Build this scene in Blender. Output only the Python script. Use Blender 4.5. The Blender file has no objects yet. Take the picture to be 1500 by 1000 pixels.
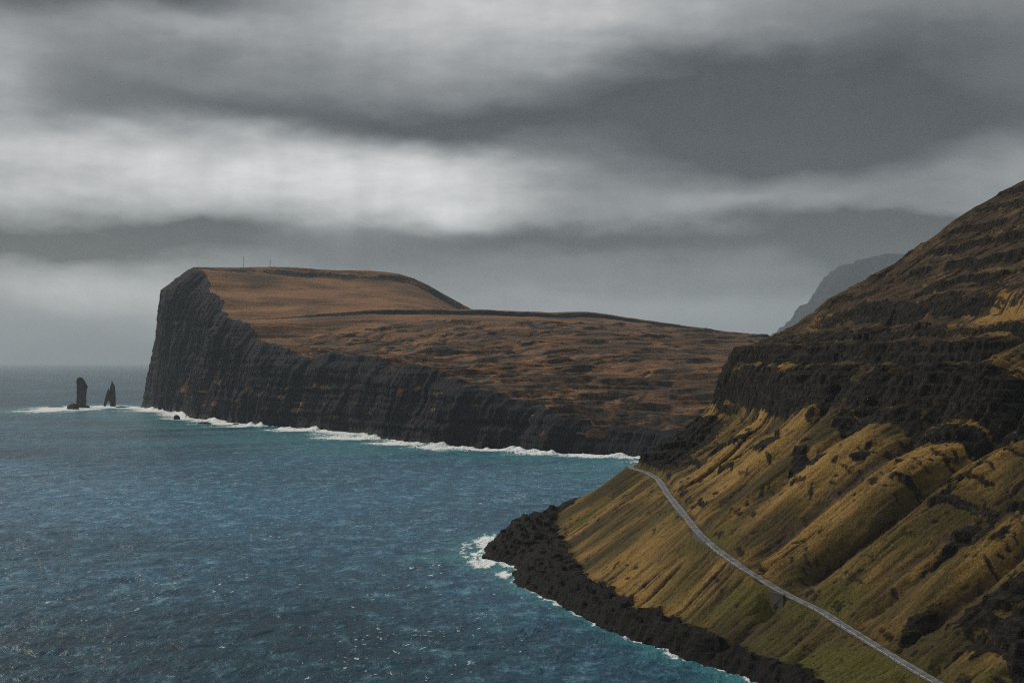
import bpy, bmesh, math, random
import numpy as np

# ------------------------------------------------------------------ camera, sky, sun, exposure
CAM_H = 110.0            # metres above the sea
sc = bpy.context.scene
COL = sc.collection
cam_data = bpy.data.cameras.new('camera')
cam = bpy.data.objects.new('camera', cam_data)
COL.objects.link(cam)
cam.location = (0, 0, CAM_H)
cam.rotation_euler = (math.radians(90), 0, 0)
cam_data.sensor_width = 36.0
cam_data.lens = 48.0                       # 2000 px on a 1500 px wide picture
cam_data.shift_y = 30.0 / 1500.0           # horizon 30 px below the middle
cam_data.clip_start = 1.0
cam_data.clip_end = 80000.0
sc.camera = cam

SUN_AZ, SUN_EL = math.radians(-48), math.radians(28)   # from the left, a little ahead
sun_data = bpy.data.lights.new('sun', 'SUN')
sun_data.energy = 1.5
sun_data.angle = math.radians(10)
sun_data.color = (1.0, 0.90, 0.74)
sun = bpy.data.objects.new('sun', sun_data)
COL.objects.link(sun)
sun.rotation_euler = (math.radians(90) - SUN_EL, 0, -SUN_AZ + math.radians(180))

sc.view_settings.view_transform = 'Standard'
sc.view_settings.look = 'None'
sc.view_settings.exposure = 1.0
sc.view_settings.gamma = 1.0
sc.render.engine = 'CYCLES'
cy = sc.cycles
cy.use_denoising = False
cy.use_adaptive_sampling = False
cy.filter_width = 1.1
cy.max_bounces = 4
cy.diffuse_bounces = 2
cy.glossy_bounces = 2
cy.transparent_max_bounces = 8
cy.volume_bounces = 0


class NT:
    """small helper to write node trees"""
    def __init__(self, tree):
        self.t = tree
        self.n = tree.nodes
        self.n.clear()

    def add(self, kind, **kw):
        nd = self.n.new(kind)
        for k, v in kw.items():
            setattr(nd, k, v)
        return nd

    def set(self, sock, v):
        if v is None:
            return
        if isinstance(v, bpy.types.NodeSocket):
            self.t.links.new(v, sock)
        else:
            if isinstance(v, (tuple, list)) and len(v) == 3 and sock.type == 'RGBA':
                v = (*v, 1)
            sock.default_value = v

    def math(self, op, a, b=None, c=None, clamp=False):
        nd = self.add('ShaderNodeMath', operation=op, use_clamp=clamp)
        for i, v in enumerate((a, b, c)):
            self.set(nd.inputs[i], v)
        return nd.outputs[0]

    def vmath(self, op, a, b=None):
        nd = self.add('ShaderNodeVectorMath', operation=op)
        self.set(nd.inputs[0], a)
        if b is not None:
            self.set(nd.inputs[1], b)
        return nd.outputs[0]

    def comb(self, x, y, z):
        nd = self.add('ShaderNodeCombineXYZ')
        for i, v in enumerate((x, y, z)):
            self.set(nd.inputs[i], v)
        return nd.outputs[0]

    def sep(self, v):
        nd = self.add('ShaderNodeSeparateXYZ')
        self.set(nd.inputs[0], v)
        return nd.outputs

    def noise(self, vec, scale=1.0, detail=4.0, rough=0.55, dist=0.0, kind=None):
        nd = self.add('ShaderNodeTexNoise')
        if kind:
            nd.noise_type = kind
        self.set(nd.inputs['Vector'], vec)
        nd.inputs['Scale'].default_value = scale
        nd.inputs['Detail'].default_value = detail
        nd.inputs['Roughness'].default_value = rough
        nd.inputs['Distortion'].default_value = dist
        return nd.outputs[0]

    def ramp(self, fac, stops, interp='LINEAR'):
        nd = self.add('ShaderNodeValToRGB')
        cr = nd.color_ramp
        cr.interpolation = interp
        while len(cr.elements) < len(stops):
            cr.elements.new(0.5)
        for e, (p, c) in zip(cr.elements, stops):
            e.position = p
            e.color = (c, c, c, 1) if not isinstance(c, (tuple, list)) else (*c[:3], 1)
        self.set(nd.inputs[0], fac)
        return nd.outputs[0]

    def mix(self, fac, a, b, blend='MIX'):
        nd = self.add('ShaderNodeMix', data_type='RGBA', blend_type=blend)
        nd.clamp_factor = True
        self.set(nd.inputs[0], fac)
        self.set(nd.inputs[6], a)
        self.set(nd.inputs[7], b)
        return nd.outputs[2]

    def step(self, x, lo, hi):
        nd = self.add('ShaderNodeMapRange', interpolation_type='SMOOTHSTEP')
        self.set(nd.inputs[0], x)
        nd.inputs[1].default_value = lo
        nd.inputs[2].default_value = hi
        return nd.outputs[0]

    def attr(self, name):
        return self.add('ShaderNodeAttribute', attribute_name=name)

    def link(self, a, b):
        self.t.links.new(a, b)


def build_world():
    w = bpy.data.worlds.new('World')
    sc.world = w
    w.use_nodes = True
    N = NT(w.node_tree)
    d = N.add('ShaderNodeTexCoord').outputs['Generated']
    x, y, z = N.sep(d)
    az = N.math('ARCTAN2', x, y)
    el = N.math('ARCSINE', z)
    # the overcast deck: long soft cloud bands, described by azimuth and elevation
    n1 = N.noise(N.comb(N.math('MULTIPLY', az, 5.0), N.math('MULTIPLY', el, 16.0), 3.1), 1.0, 3.0, 0.5)
    n2 = N.noise(N.comb(N.math('MULTIPLY', az, 13.0), N.math('MULTIPLY', el, 30.0), 7.7), 1.0, 4.0, 0.55)
    warp = N.math('ADD', N.math('MULTIPLY', N.math('SUBTRACT', n1, 0.5), 0.065),
                  N.math('MULTIPLY', N.math('SUBTRACT', n2, 0.5), 0.034))
    elw = N.math('ADD', el, warp)
    n3 = N.noise(N.comb(N.math('MULTIPLY', az, 9.0), N.math('MULTIPLY', el, 26.0), 12.3), 1.0, 4.0, 0.55)
    azw = N.math('ADD', az, N.math('MULTIPLY', N.math('SUBTRACT', n3, 0.5), 0.10))
    prof = SKY_PROFILE
    emax = 1.5708
    L = N.ramp(N.math('DIVIDE', N.math('MAXIMUM', elw, 0.0), 0.6), [(e / 0.6, v) for e, v in prof], 'EASE')
    for (px, py, rx, ry, amp) in SKY_BLOBS:
        a0, e0 = (px - 750) / 2000.0, (530 - py) / 2000.0
        u = N.math('DIVIDE', N.math('SUBTRACT', azw, a0), rx / 2000.0)
        v = N.math('DIVIDE', N.math('SUBTRACT', elw, e0), ry / 2000.0)
        r2 = N.math('ADD', N.math('MULTIPLY', u, u), N.math('MULTIPLY', v, v))
        g = N.math('MULTIPLY', N.math('EXPONENT', N.math('MULTIPLY', r2, -1.0)), amp)
        L = N.math('ADD', L, g)
    # wispy modulation and faint falling streaks
    n4 = N.noise(N.comb(N.math('MULTIPLY', az, 22.0), N.math('MULTIPLY', el, 60.0), 1.3), 1.0, 5.0, 0.55)
    n5 = N.noise(N.comb(N.math('MULTIPLY', az, 60.0), N.math('MULTIPLY', el, 9.0), 5.3), 1.0, 3.0, 0.5)
    mod = N.math('ADD', 0.62, N.math('ADD', N.math('MULTIPLY', n4, 0.56), N.math('MULTIPLY', n5, 0.20)))
    L = N.math('MULTIPLY', N.math('MAXIMUM', L, 0.028), mod)
    # the deck is thinner (brighter) towards the sun side, high up
    side = N.math('MULTIPLY', N.math('MULTIPLY', x, -1.0), N.step(el, 0.2, 0.7))
    L = N.math('MULTIPLY', L, N.math('ADD', 1.0, N.math('MULTIPLY', side, 0.55)))
    tint = N.mix(N.step(L, 0.06, 0.35), (0.955, 1.0, 1.02), (1.0, 1.0, 1.0))
    cloud = N.mix(1.0, N.comb(L, L, L), tint, 'MULTIPLY')
    sky = N.add('ShaderNodeTexSky', sky_type='NISHITA')
    sky.sun_disc = False
    sky.sun_elevation = SUN_EL
    sky.sun_rotation = SUN_AZ
    bg1 = N.add('ShaderNodeBackground')
    N.link(sky.outputs[0], bg1.inputs[0])
    bg1.inputs[1].default_value = 0.06
    bg2 = N.add('ShaderNodeBackground')
    N.link(cloud, bg2.inputs[0])
    bg2.inputs[1].default_value = 0.84
    mx = N.add('ShaderNodeMixShader')
    mx.inputs[0].default_value = 0.96           # cloud cover
    N.link(bg1.outputs[0], mx.inputs[1])
    N.link(bg2.outputs[0], mx.inputs[2])
    out = N.add('ShaderNodeOutputWorld')
    N.link(mx.outputs[0], out.inputs[0])


SKY_PROFILE = [(0.0, 0.06), (0.015, 0.12), (0.04, 0.15), (0.065, 0.10), (0.088, 0.055), (0.108, 0.12), (0.130, 0.14),
               (0.150, 0.10), (0.175, 0.075), (0.205, 0.11), (0.245, 0.165), (0.30, 0.19), (0.45, 0.25), (0.6, 0.26)]
# cloud masses: (px, py, half width, half height, linear brightness) as seen from the viewpoint
SKY_BLOBS = [
    (280, 260, 310, 56, 0.24), (580, 284, 230, 50, 0.22), (680, 300, 110, 26, 0.11), (60, 250, 120, 46, 0.08),
    (130, 0, 280, 60, -0.20), (740, 25, 290, 80, 0.19), (1350, 70, 330, 120, -0.05), (20, 150, 70, 90, 0.13), (280, 80, 140, 26, 0.08),
    (650, 205, 170, 46, -0.08), (380, 180, 190, 34, -0.05), (1150, 210, 290, 80, -0.11), (1000, 130, 180, 40, -0.05),
    (1060, 305, 200, 26, 0.09), (830, 285, 80, 40, -0.06), (60, 362, 200, 28, -0.12), (290, 345, 110, 18, -0.07), (170, 440, 190, 60, 0.22), (820, 350, 280, 24, -0.04),
    (1275, 368, 95, 36, -0.16), (1450, 260, 110, 90, 0.05), (900, 455, 240, 30, 0.05),
]
build_world()

# ------------------------------------------------------------------ numpy noise
_ang = np.arange(16) * (2 * np.pi / 16)
_GX = np.cos(_ang).astype(np.float32)
_GY = np.sin(_ang).astype(np.float32)


def _hash(ix, iy, seed):
    h = (ix.astype(np.uint32) * np.uint32(374761393)) ^ (iy.astype(np.uint32) * np.uint32(668265263)) ^ np.uint32((seed * 2246822519) & 0xffffffff)
    h = (h ^ (h >> np.uint32(13))) * np.uint32(1274126177)
    h ^= h >> np.uint32(16)
    return h


def perlin(x, y, seed=0):
    x = np.asarray(x, np.float32)
    y = np.asarray(y, np.float32)
    x, y = np.broadcast_arrays(x, y)
    fx0, fy0 = np.floor(x), np.floor(y)
    ix, iy = fx0.astype(np.int64), fy0.astype(np.int64)
    fx, fy = x - fx0, y - fy0

    def g(dx, dy):
        h = (_hash(ix + dx, iy + dy, seed) & np.uint32(15)).astype(np.intp)
        return _GX[h] * (fx - dx) + _GY[h] * (fy - dy)
    u = fx * fx * fx * (fx * (fx * 6 - 15) + 10)
    v = fy * fy * fy * (fy * (fy * 6 - 15) + 10)
    a = g(0, 0) * (1 - u) + g(1, 0) * u
    b = g(0, 1) * (1 - u) + g(1, 1) * u
    return (a * (1 - v) + b * v) * 1.5


def fbm(x, y, octs=4, seed=0, gain=0.5, lac=2.03):
    x = np.asarray(x, np.float32)
    y = np.asarray(y, np.float32)
    r, amp, tot = 0, 1.0, 0
    for i in range(octs):
        r = r + amp * perlin(x * lac ** i + 17.3 * i, y * lac ** i - 9.1 * i, seed + i * 31)
        tot += amp
        amp *= gain
    return r / tot


def ridged(x, y, octs=4, seed=0, gain=0.5, lac=2.07):
    r, amp, tot = 0, 1.0, 0
    for i in range(octs):
        r = r + amp * (1 - 2 * np.abs(perlin(x * lac ** i + 5.7 * i, y * lac ** i + 3.3 * i, seed + i * 17)))
        tot += amp
        amp *= gain
    return r / tot


def sstep(a, b, x):
    t = np.clip((x - a) / (b - a), 0, 1)
    return t * t * (3 - 2 * t)


def smooth1(v, sigma):
    n = int(max(1, round(sigma * 3)))
    k = np.exp(-0.5 * (np.arange(-n, n + 1) / sigma) ** 2)
    k /= k.sum()
    return np.convolve(np.pad(v, n, mode='edge'), k, mode='valid')


def smooth_axis(Z, sigma, axis):
    n = int(max(1, round(sigma * 3)))
    k = np.exp(-0.5 * (np.arange(-n, n + 1) / sigma) ** 2)
    k /= k.sum()
    pad = [(0, 0), (0, 0)]
    pad[axis] = (n, n)
    P = np.pad(Z, pad, mode='edge')
    out = np.zeros_like(Z)
    L = Z.shape[axis]
    for i, w in enumerate(k):
        sl = [slice(None), slice(None)]
        sl[axis] = slice(i, i + L)
        out += w * P[tuple(sl)]
    return out


def grid_mesh(name, X, Y, Z, mat, attrs=None, vecs=None, flip=False, keep=None, parent=None, smooth=True):
    nr, nc = X.shape
    co = np.stack([X, Y, Z], -1).reshape(-1, 3).astype(np.float32)
    idx = np.arange(nr * nc).reshape(nr, nc)
    q = np.stack([idx[:-1, :-1], idx[1:, :-1], idx[1:, 1:], idx[:-1, 1:]], -1)
    if flip:
        q = q[..., ::-1]
    if keep is not None:
        k = keep[:-1, :-1] | keep[1:, :-1] | keep[1:, 1:] | keep[:-1, 1:]
        q = q[k]
    q = q.reshape(-1, 4).astype(np.int32)
    me = bpy.data.meshes.new(name)
    me.vertices.add(len(co))
    me.vertices.foreach_set('co', co.ravel())
    me.loops.add(len(q) * 4)
    me.loops.foreach_set('vertex_index', q.ravel())
    me.polygons.add(len(q))
    me.polygons.foreach_set('loop_start', np.arange(len(q), dtype=np.int32) * 4)
    me.polygons.foreach_set('use_smooth', np.full(len(q), smooth, bool))
    me.update(calc_edges=True)
    for k, v in (attrs or {}).items():
        a = me.attributes.new(k, 'FLOAT', 'POINT')
        a.data.foreach_set('value', np.ascontiguousarray(v, np.float32).ravel())
    for k, v in (vecs or {}).items():
        a = me.attributes.new(k, 'FLOAT_VECTOR', 'POINT')
        a.data.foreach_set('vector', np.ascontiguousarray(v, np.float32).ravel())
    o = bpy.data.objects.new(name, me)
    COL.objects.link(o)
    me.materials.append(mat)
    if parent:
        o.parent = parent
    return o


def px(px_, py_, z=0.0):
    """world point at height z that the survey sightline (px, py) meets"""
    Y = (CAM_H - z) * 2000.0 / (py_ - 530.0)
    return np.array([(px_ - 750) / 2000.0 * Y, Y])


# ------------------------------------------------------------------ materials
def new_mat(name):
    m = bpy.data.materials.new(name)
    m.use_nodes = True
    N = NT(m.node_tree)
    b = N.add('ShaderNodeBsdfPrincipled')
    o = N.add('ShaderNodeOutputMaterial')
    N.link(b.outputs[0], o.inputs[0])
    return m, N, b


def terrain_material(name, grass_hi, grass_lo, brown, green, rock_d, rock_l, fine, bump, flowscale, wet=True, streak=0.5, beds=(0.55, 0.4)):
    m, N, b = new_mat(name)
    pos = N.add('ShaderNodeNewGeometry').outputs['Position']
    flow = N.attr('flow').outputs['Vector']
    rock = N.attr('rock').outputs['Fac']
    tone = N.attr('tone').outputs['Fac']
    moss = N.attr('moss').outputs['Fac']
    soil = N.attr('soil').outputs['Fac']
    shore = N.attr('shore').outputs['Fac']
    nA = N.noise(pos, 1.0 / fine, 6.0, 0.6)                 # clumps
    nB = N.noise(pos, 1.0 / (fine * 0.18), 4.0, 0.6)        # tufts
    fl = N.vmath('MULTIPLY', flow, flowscale)
    nS1 = N.noise(fl, 1.0, 5.0, 0.62, 0.3)                  # streaks down the fall line
    nS2 = N.noise(N.vmath('MULTIPLY', fl, (4.1, 4.3, 4.0)), 1.0, 4.0, 0.6, 0.2)
    nS = N.math('ADD', N.math('MULTIPLY', nS1, 0.6), N.math('MULTIPLY', nS2, 0.4))
    # grass
    g = N.mix(N.step(N.math('ADD', tone, N.math('MULTIPLY', N.math('SUBTRACT', nS, 0.5), streak)), 0.15, 0.85), grass_lo, grass_hi)
    g = N.mix(N.step(N.math('ADD', soil, N.math('MULTIPLY', N.math('SUBTRACT', nA, 0.5), 0.9)), 0.3, 0.75), g, brown)
    g = N.mix(N.step(N.math('ADD', moss, N.math('MULTIPLY', N.math('SUBTRACT', nS, 0.5), 0.5)), 0.35, 0.8), g, green)
    g = N.mix(N.math('MULTIPLY', N.step(nB, 0.42, 0.60), 0.62), g, N.mix(1.0, g, (0.40, 0.40, 0.42), 'MULTIPLY'))
    g = N.mix(N.math('MULTIPLY', N.step(nS2, 0.50, 0.68), 0.55), g, N.mix(1.0, g, (0.38, 0.36, 0.36), 'MULTIPLY'))
    earth = N.step(N.math('ADD', soil, N.math('MULTIPLY', N.math('SUBTRACT', nB, 0.5), 0.6)), 0.72, 0.95)
    g = N.mix(N.math('MULTIPLY', earth, 0.8), g, N.mix(1.0, brown, (0.30, 0.29, 0.30), 'MULTIPLY'))
    # rock: lava beds (nH) and joints or columns (nV)
    fx, fy, fz = N.sep(flow)
    nH = N.noise(N.comb(N.math('MULTIPLY', fx, beds[0] * 0.07), 0.0, N.math('MULTIPLY', fz, beds[0])), 1.0, 4.0, 0.65, 0.7)
    nV = N.noise(N.comb(N.math('MULTIPLY', fx, beds[1]), N.math('MULTIPLY', fy, beds[1] * 0.1), N.math('MULTIPLY', fz, beds[1] * 0.14)), 1.0, 5.0, 0.65, 0.3)
    nR = N.noise(pos, 1.0 / (fine * 0.5), 7.0, 0.68, 0.4)
    r = N.mix(N.step(nR, 0.38, 0.72), rock_d, rock_l)
    r = N.mix(N.math('MULTIPLY', N.step(nH, 0.50, 0.66), 0.7), r, N.mix(1.0, r, (2.3, 2.1, 2.0), 'MULTIPLY'))
    r = N.mix(N.math('MULTIPLY', N.step(nV, 0.52, 0.68), 0.6), r, N.mix(1.0, r, (2.2, 2.05, 2.0), 'MULTIPLY'))
    lich = N.noise(pos, 1.0 / (fine * 0.09), 3.0, 0.6)
    r = N.mix(N.math('MULTIPLY', N.step(lich, 0.55, 0.72), 0.55), r, N.mix(1.0, r, (3.4, 3.2, 3.1), 'MULTIPLY'))
    r = N.mix(N.math('MULTIPLY', N.step(N.math('ADD', nA, N.math('MULTIPLY', nS, 0.4)), 0.66, 0.85), 0.35), r, N.mix(1.0, brown, (0.36, 0.34, 0.33), 'MULTIPLY'))
    if wet:
        r = N.mix(shore, r, N.mix(1.0, r, (0.32, 0.34, 0.39), 'MULTIPLY'))
    k = N.step(N.math('ADD', rock, N.math('MULTIPLY', N.math('SUBTRACT', N.math('ADD', N.math('MULTIPLY', nA, 0.6), N.math('MULTIPLY', nR, 0.4)), 0.5), 1.5)), 0.38, 0.62)
    col = N.mix(k, g, r)
    N.link(col, b.inputs['Base Color'])
    ro = N.math('SUBTRACT', 0.92, N.math('MULTIPLY', N.math('MULTIPLY', shore, k), 0.10))
    N.link(ro, b.inputs['Roughness'])
    b.inputs['Specular IOR Level'].default_value = 0.10
    # relief
    hgt = N.math('ADD', N.math('MULTIPLY', nS, 0.5),
                 N.math('ADD', N.math('MULTIPLY', nB, 0.35), N.math('MULTIPLY', N.math('MULTIPLY', N.math('ADD', nR, N.math('ADD', N.math('MULTIPLY', nH, 0.7), N.math('MULTIPLY', nV, 0.7))), k), 1.3)))
    bp = N.add('ShaderNodeBump')
    bp.inputs['Strength'].default_value = 0.9
    bp.inputs['Distance'].default_value = bump
    N.link(hgt, bp.inputs['Height'])
    N.link(bp.outputs[0], b.inputs['Normal'])
    return m


M_HILL = terrain_material('hillside_turf_and_basalt', (0.285, 0.174, 0.050), (0.054, 0.043, 0.014), (0.066, 0.045, 0.027),
                          (0.088, 0.080, 0.018), (0.0036, 0.0035, 0.0038), (0.030, 0.0262, 0.0240), 5.0, 2.2, (0.50, 0.06, 0.3), streak=0.8)
M_HEAD = terrain_material('headland_turf_and_basalt', (0.290, 0.143, 0.060), (0.095, 0.054, 0.027), (0.050, 0.034, 0.024),
                          (0.055, 0.050, 0.020), (0.003, 0.0042, 0.0078), (0.0140, 0.0148, 0.0210), 22.0, 8.0, (0.012, 0.10, 0.06), beds=(0.13, 0.10))  # rock tinted blue: distance haze put into its colour


def rock_material(name, c0, c1, scale, rough=0.8):
    m, N, b = new_mat(name)
    pos = N.add('ShaderNodeNewGeometry').outputs['Position']
    n = N.noise(pos, scale, 7.0, 0.65, 0.3)
    N.link(N.mix(N.step(n, 0.35, 0.7), c0, c1), b.inputs['Base Color'])
    b.inputs['Roughness'].default_value = rough
    b.inputs['Specular IOR Level'].default_value = 0.12
    bp = N.add('ShaderNodeBump')
    bp.inputs['Strength'].default_value = 0.9
    bp.inputs['Distance'].default_value = 0.5 / scale
    N.link(n, bp.inputs['Height'])
    N.link(bp.outputs[0], b.inputs['Normal'])
    return m


M_STACK = rock_material('sea_stack_basalt', (0.012, 0.012, 0.014), (0.05, 0.047, 0.046), 0.12)
M_WETROCK = rock_material('wet_black_basalt', (0.008, 0.008, 0.009), (0.026, 0.026, 0.027), 0.5, 0.9)
M_PALEROCK = rock_material('pale_weathered_stone', (0.10, 0.095, 0.09), (0.26, 0.25, 0.24), 1.2)


def simple_mat(name, col, rough=0.7, metal=0.0, var=0.25, scale=0.8):
    m, N, b = new_mat(name)
    pos = N.add('ShaderNodeNewGeometry').outputs['Position']
    n = N.noise(pos, scale, 5.0, 0.6)
    N.link(N.mix(N.step(n, 0.3, 0.7), tuple(c * (1 - var) for c in col), tuple(c * (1 + var) for c in col)), b.inputs['Base Color'])
    b.inputs['Roughness'].default_value = rough
    b.inputs['Metallic'].default_value = metal
    return m


M_ROAD = simple_mat('worn_grey_asphalt', (0.100, 0.106, 0.113), 0.85, 0, 0.5, 0.3)
M_PAINT = simple_mat('worn_white_road_paint', (0.30, 0.29, 0.27), 0.7, 0, 0.2, 2.0)
M_GRAVEL = simple_mat('grey_gravel', (0.045, 0.044, 0.042), 0.95, 0, 0.4, 1.2)
M_CONC = simple_mat('shade_dark_concrete', (0.022, 0.022, 0.023), 0.9, 0, 0.4, 0.6)  # concrete darkened so its colour carries the shade of the recess
M_DARK = simple_mat('culvert_shade_black', (0.010, 0.010, 0.011), 0.95, 0, 0.2, 1.0)  # near-black colour stands for the shade inside the culvert
M_RAIL = simple_mat('galvanised_steel', (0.20, 0.205, 0.21), 0.6, 0.3, 0.15, 1.0)
M_MAST = simple_mat('weathered_mast_steel', (0.10, 0.10, 0.11), 0.6, 0.3, 0.15, 0.3)


def sea_material():
    m, N, b = new_mat('windblown_sea_water')
    pos = N.add('ShaderNodeNewGeometry').outputs['Position']
    foam = N.attr('foam').outputs['Fac']
    gust_sheen = N.attr('gust_sheen').outputs['Fac']
    depth = N.attr('shallow').outputs['Fac']
    x, y, z = N.sep(pos)
    # wave texture: crests lie across the wind, which blows from the left
    w1 = N.noise(N.comb(N.math('MULTIPLY', x, 0.075), N.math('MULTIPLY', y, 0.045), 0.0), 1.0, 5.0, 0.62, 0.5)
    w2 = N.noise(N.comb(N.math('MULTIPLY', x, 0.32), N.math('MULTIPLY', y, 0.16), 4.0), 1.0, 5.0, 0.65, 0.4)
    w3 = N.noise(N.comb(N.math('MULTIPLY', x, 0.016), N.math('MULTIPLY', y, 0.009), 8.0), 1.0, 3.0, 0.55, 0.4)
    hgt = N.math('ADD', N.math('MULTIPLY', w3, 2.2), N.math('ADD', N.math('MULTIPLY', w1, 1.5), N.math('MULTIPLY', w2, 0.55)))
    bp = N.add('ShaderNodeBump')
    bp.inputs['Strength'].default_value = 1.0
    bp.inputs['Distance'].default_value = 2.1
    N.link(hgt, bp.inputs['Height'])
    N.link(bp.outputs[0], b.inputs['Normal'])
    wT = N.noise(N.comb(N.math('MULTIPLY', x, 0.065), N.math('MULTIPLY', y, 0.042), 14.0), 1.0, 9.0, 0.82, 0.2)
    base = N.mix(gust_sheen, (0.006, 0.055, 0.090), (0.046, 0.180, 0.295))
    base = N.mix(N.step(wT, 0.44, 0.60), N.mix(1.0, base, (0.42, 0.48, 0.52), 'MULTIPLY'), base)  # shaded wave troughs painted into the colour
    base = N.mix(N.math('MULTIPLY', N.step(wT, 0.53, 0.68), N.math('ADD', 0.45, N.math('MULTIPLY', gust_sheen, 0.55))), base, (0.20, 0.375, 0.475))  # pale sheen on the water, painted into the colour
    base = N.mix(N.math('MULTIPLY', N.step(w2, 0.54, 0.70), N.math('MULTIPLY', gust_sheen, 0.7)), base, (0.30, 0.45, 0.50))
    base = N.mix(N.math('MULTIPLY', depth, 0.75), base, (0.045, 0.20, 0.22))
    # whitecaps
    c1 = N.noise(N.comb(N.math('MULTIPLY', x, 0.42), N.math('MULTIPLY', y, 0.20), 1.7), 1.0, 4.0, 0.6, 0.8)
    c2 = N.noise(N.comb(N.math('MULTIPLY', x, 0.011), N.math('MULTIPLY', y, 0.006), 2.7), 1.0, 3.0, 0.5)
    caps = N.step(N.math('ADD', c1, N.math('ADD', N.math('MULTIPLY', c2, 0.25), N.math('MULTIPLY', w1, 0.22))), 0.912, 0.97)
    f1 = N.noise(N.comb(N.math('MULTIPLY', x, 0.22), N.math('MULTIPLY', y, 0.09), 5.5), 1.0, 6.0, 0.68, 1.2)
    surf = N.step(N.math('ADD', foam, N.math('MULTIPLY', N.math('SUBTRACT', f1, 0.5), 1.7)), 0.52, 0.80)
    white = N.math('MAXIMUM', N.math('MULTIPLY', caps, 0.75), surf)
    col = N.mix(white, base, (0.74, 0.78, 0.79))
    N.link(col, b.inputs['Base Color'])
    N.link(N.math('ADD', 0.32, N.math('MULTIPLY', white, 0.5)), b.inputs['Roughness'])
    b.inputs['IOR'].default_value = 1.333
    b.inputs['Specular IOR Level'].default_value = 0.11
    return m


M_SEA = sea_material()


def set_props(o, label=None, cat=None, group=None, kind=None):
    if label:
        o['label'] = label
    if cat:
        o['category'] = cat
    if group:
        o['group'] = group
    if kind:
        o['kind'] = kind
    return o


# ------------------------------------------------------------------ the near hillside
HA = np.array([80.74, 468.09])
HS = np.array([-0.31126, 0.95033])
HT = np.array([0.95033, 0.31126])

K_SHORE = [(-320, -2), (-150, -3), (-54, -4.5), (0, 0), (28, -3), (55, -8), (90, -12), (146, -12), (215, -13), (238, -6),
           (262, 4), (284, 4), (300, -3), (312, -1), (330, 4), (350, 14), (386, 36), (495, 108), (600, 200)]
K_FOOT = [(-320, 10, 8), (-38, 6, 8), (16, 7, 8), (24, 6, 9), (52, 2, 9), (93, -1, 10), (158, 3, 11), (214, 14, 12),
          (288, 38, 12), (318, 44, 14), (340, 52, 16), (361, 62, 18), (400, 100, 16), (600, 255, 15)]
K_ROAD = [(-320, 18, 6), (-140, 22, 10), (-71, 26, 14), (-42, 29.5, 16), (-18, 31, 19), (8, 33, 21.7), (32, 30.5, 25), (59, 29, 30), (86, 32, 33),
          (107, 35, 36), (160, 51, 40), (226, 73, 43), (284, 94.5, 44.5), (312, 100, 46), (330, 96, 47.5), (343, 104, 48),
          (365, 124, 48), (400, 160, 48), (600, 345, 48)]
N_UP_Q = [0, 3.4, 8, 20, 60, 100, 150, 300, 480]
N_UP_Z = [0, 0, 4.5, 12, 41, 70, 104, 198, 305]
C_UP_Q = [0, 3.4, 7, 34, 53, 60, 69, 95, 128, 134, 167, 212, 233, 268, 324, 390, 480]
C_UP_Z = [0, 0, 6, 21, 37, 54, 70, 78, 95, 102, 117, 143, 158, 176, 204, 235, 274]


def road_t(s):
    v = np.interp(s, [k[0] for k in K_ROAD], [k[1] for k in K_ROAD])
    return v


_ss = np.arange(-330, 610, 1.0)
_rt = smooth1(np.interp(_ss, [k[0] for k in K_ROAD], [k[1] for k in K_ROAD]), 5)
_rz = smooth1(np.interp(_ss, [k[0] for k in K_ROAD], [k[2] for k in K_ROAD]), 9)
_sh = smooth1(np.interp(_ss, [k[0] for k in K_SHORE], [k[1] for k in K_SHORE]), 2)
_sh = _sh + (2.6 * ridged(_ss / 15, _ss * 0 + 0.3, 3, 401) + 1.4 * perlin(_ss / 5.3, _ss * 0 + 0.7, 402)) * (0.45 + 0.75 * sstep(190, 270, _ss))
_ft = smooth1(np.interp(_ss, [k[0] for k in K_FOOT], [k[1] for k in K_FOOT]), 6)
_fz = smooth1(np.interp(_ss, [k[0] for k in K_FOOT], [k[2] for k in K_FOOT]), 6)


def RT(s): return np.interp(s, _ss, _rt)
def RZ(s): return np.interp(s, _ss, _rz)
def SH(s): return np.interp(s, _ss, _sh)


# gullies: (place along the shore, depth, width, start above road, end above road)
GULLIES = [(30, 8.0, 7.0, 6, 190), (27, 5.5, 4.2, -60, 2), (62, 5.5, 5.5, 4, 150), (104, 4.5, 5.0, 25, 140), (136, 3.0, 5, 8, 120), (176, 5.0, 7, 50, 150),
           (205, 3.0, 4, 8, 110), (236, 4.5, 6, 10, 120), (268, 4.0, 6, 10, 80), (300, 5.0, 8, 6, 70),
           (-14, 3.5, 3.5, 4, 160), (-40, 4.0, 3.5, 3, 180), (-62, 3.5, 4.0, -30, 160), (-92, 4.0, 6, -30, 200),
           (-14, 2.2, 2.5, -40, 0), (46, 1.6, 3, -40, -6), (72, 2.0, 3, -40, -5), (96, 2.2, 4, -45, -4), (122, 2.0, 3.5, -50, -6),
           (150, 1.6, 4, -55, -6), (182, 2.0, 4, -60, -6), (216, 1.5, 5, -60, -6), (250, 1.8, 5, -60, -6), (285, 1.8, 6, -60, -6)]


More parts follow.
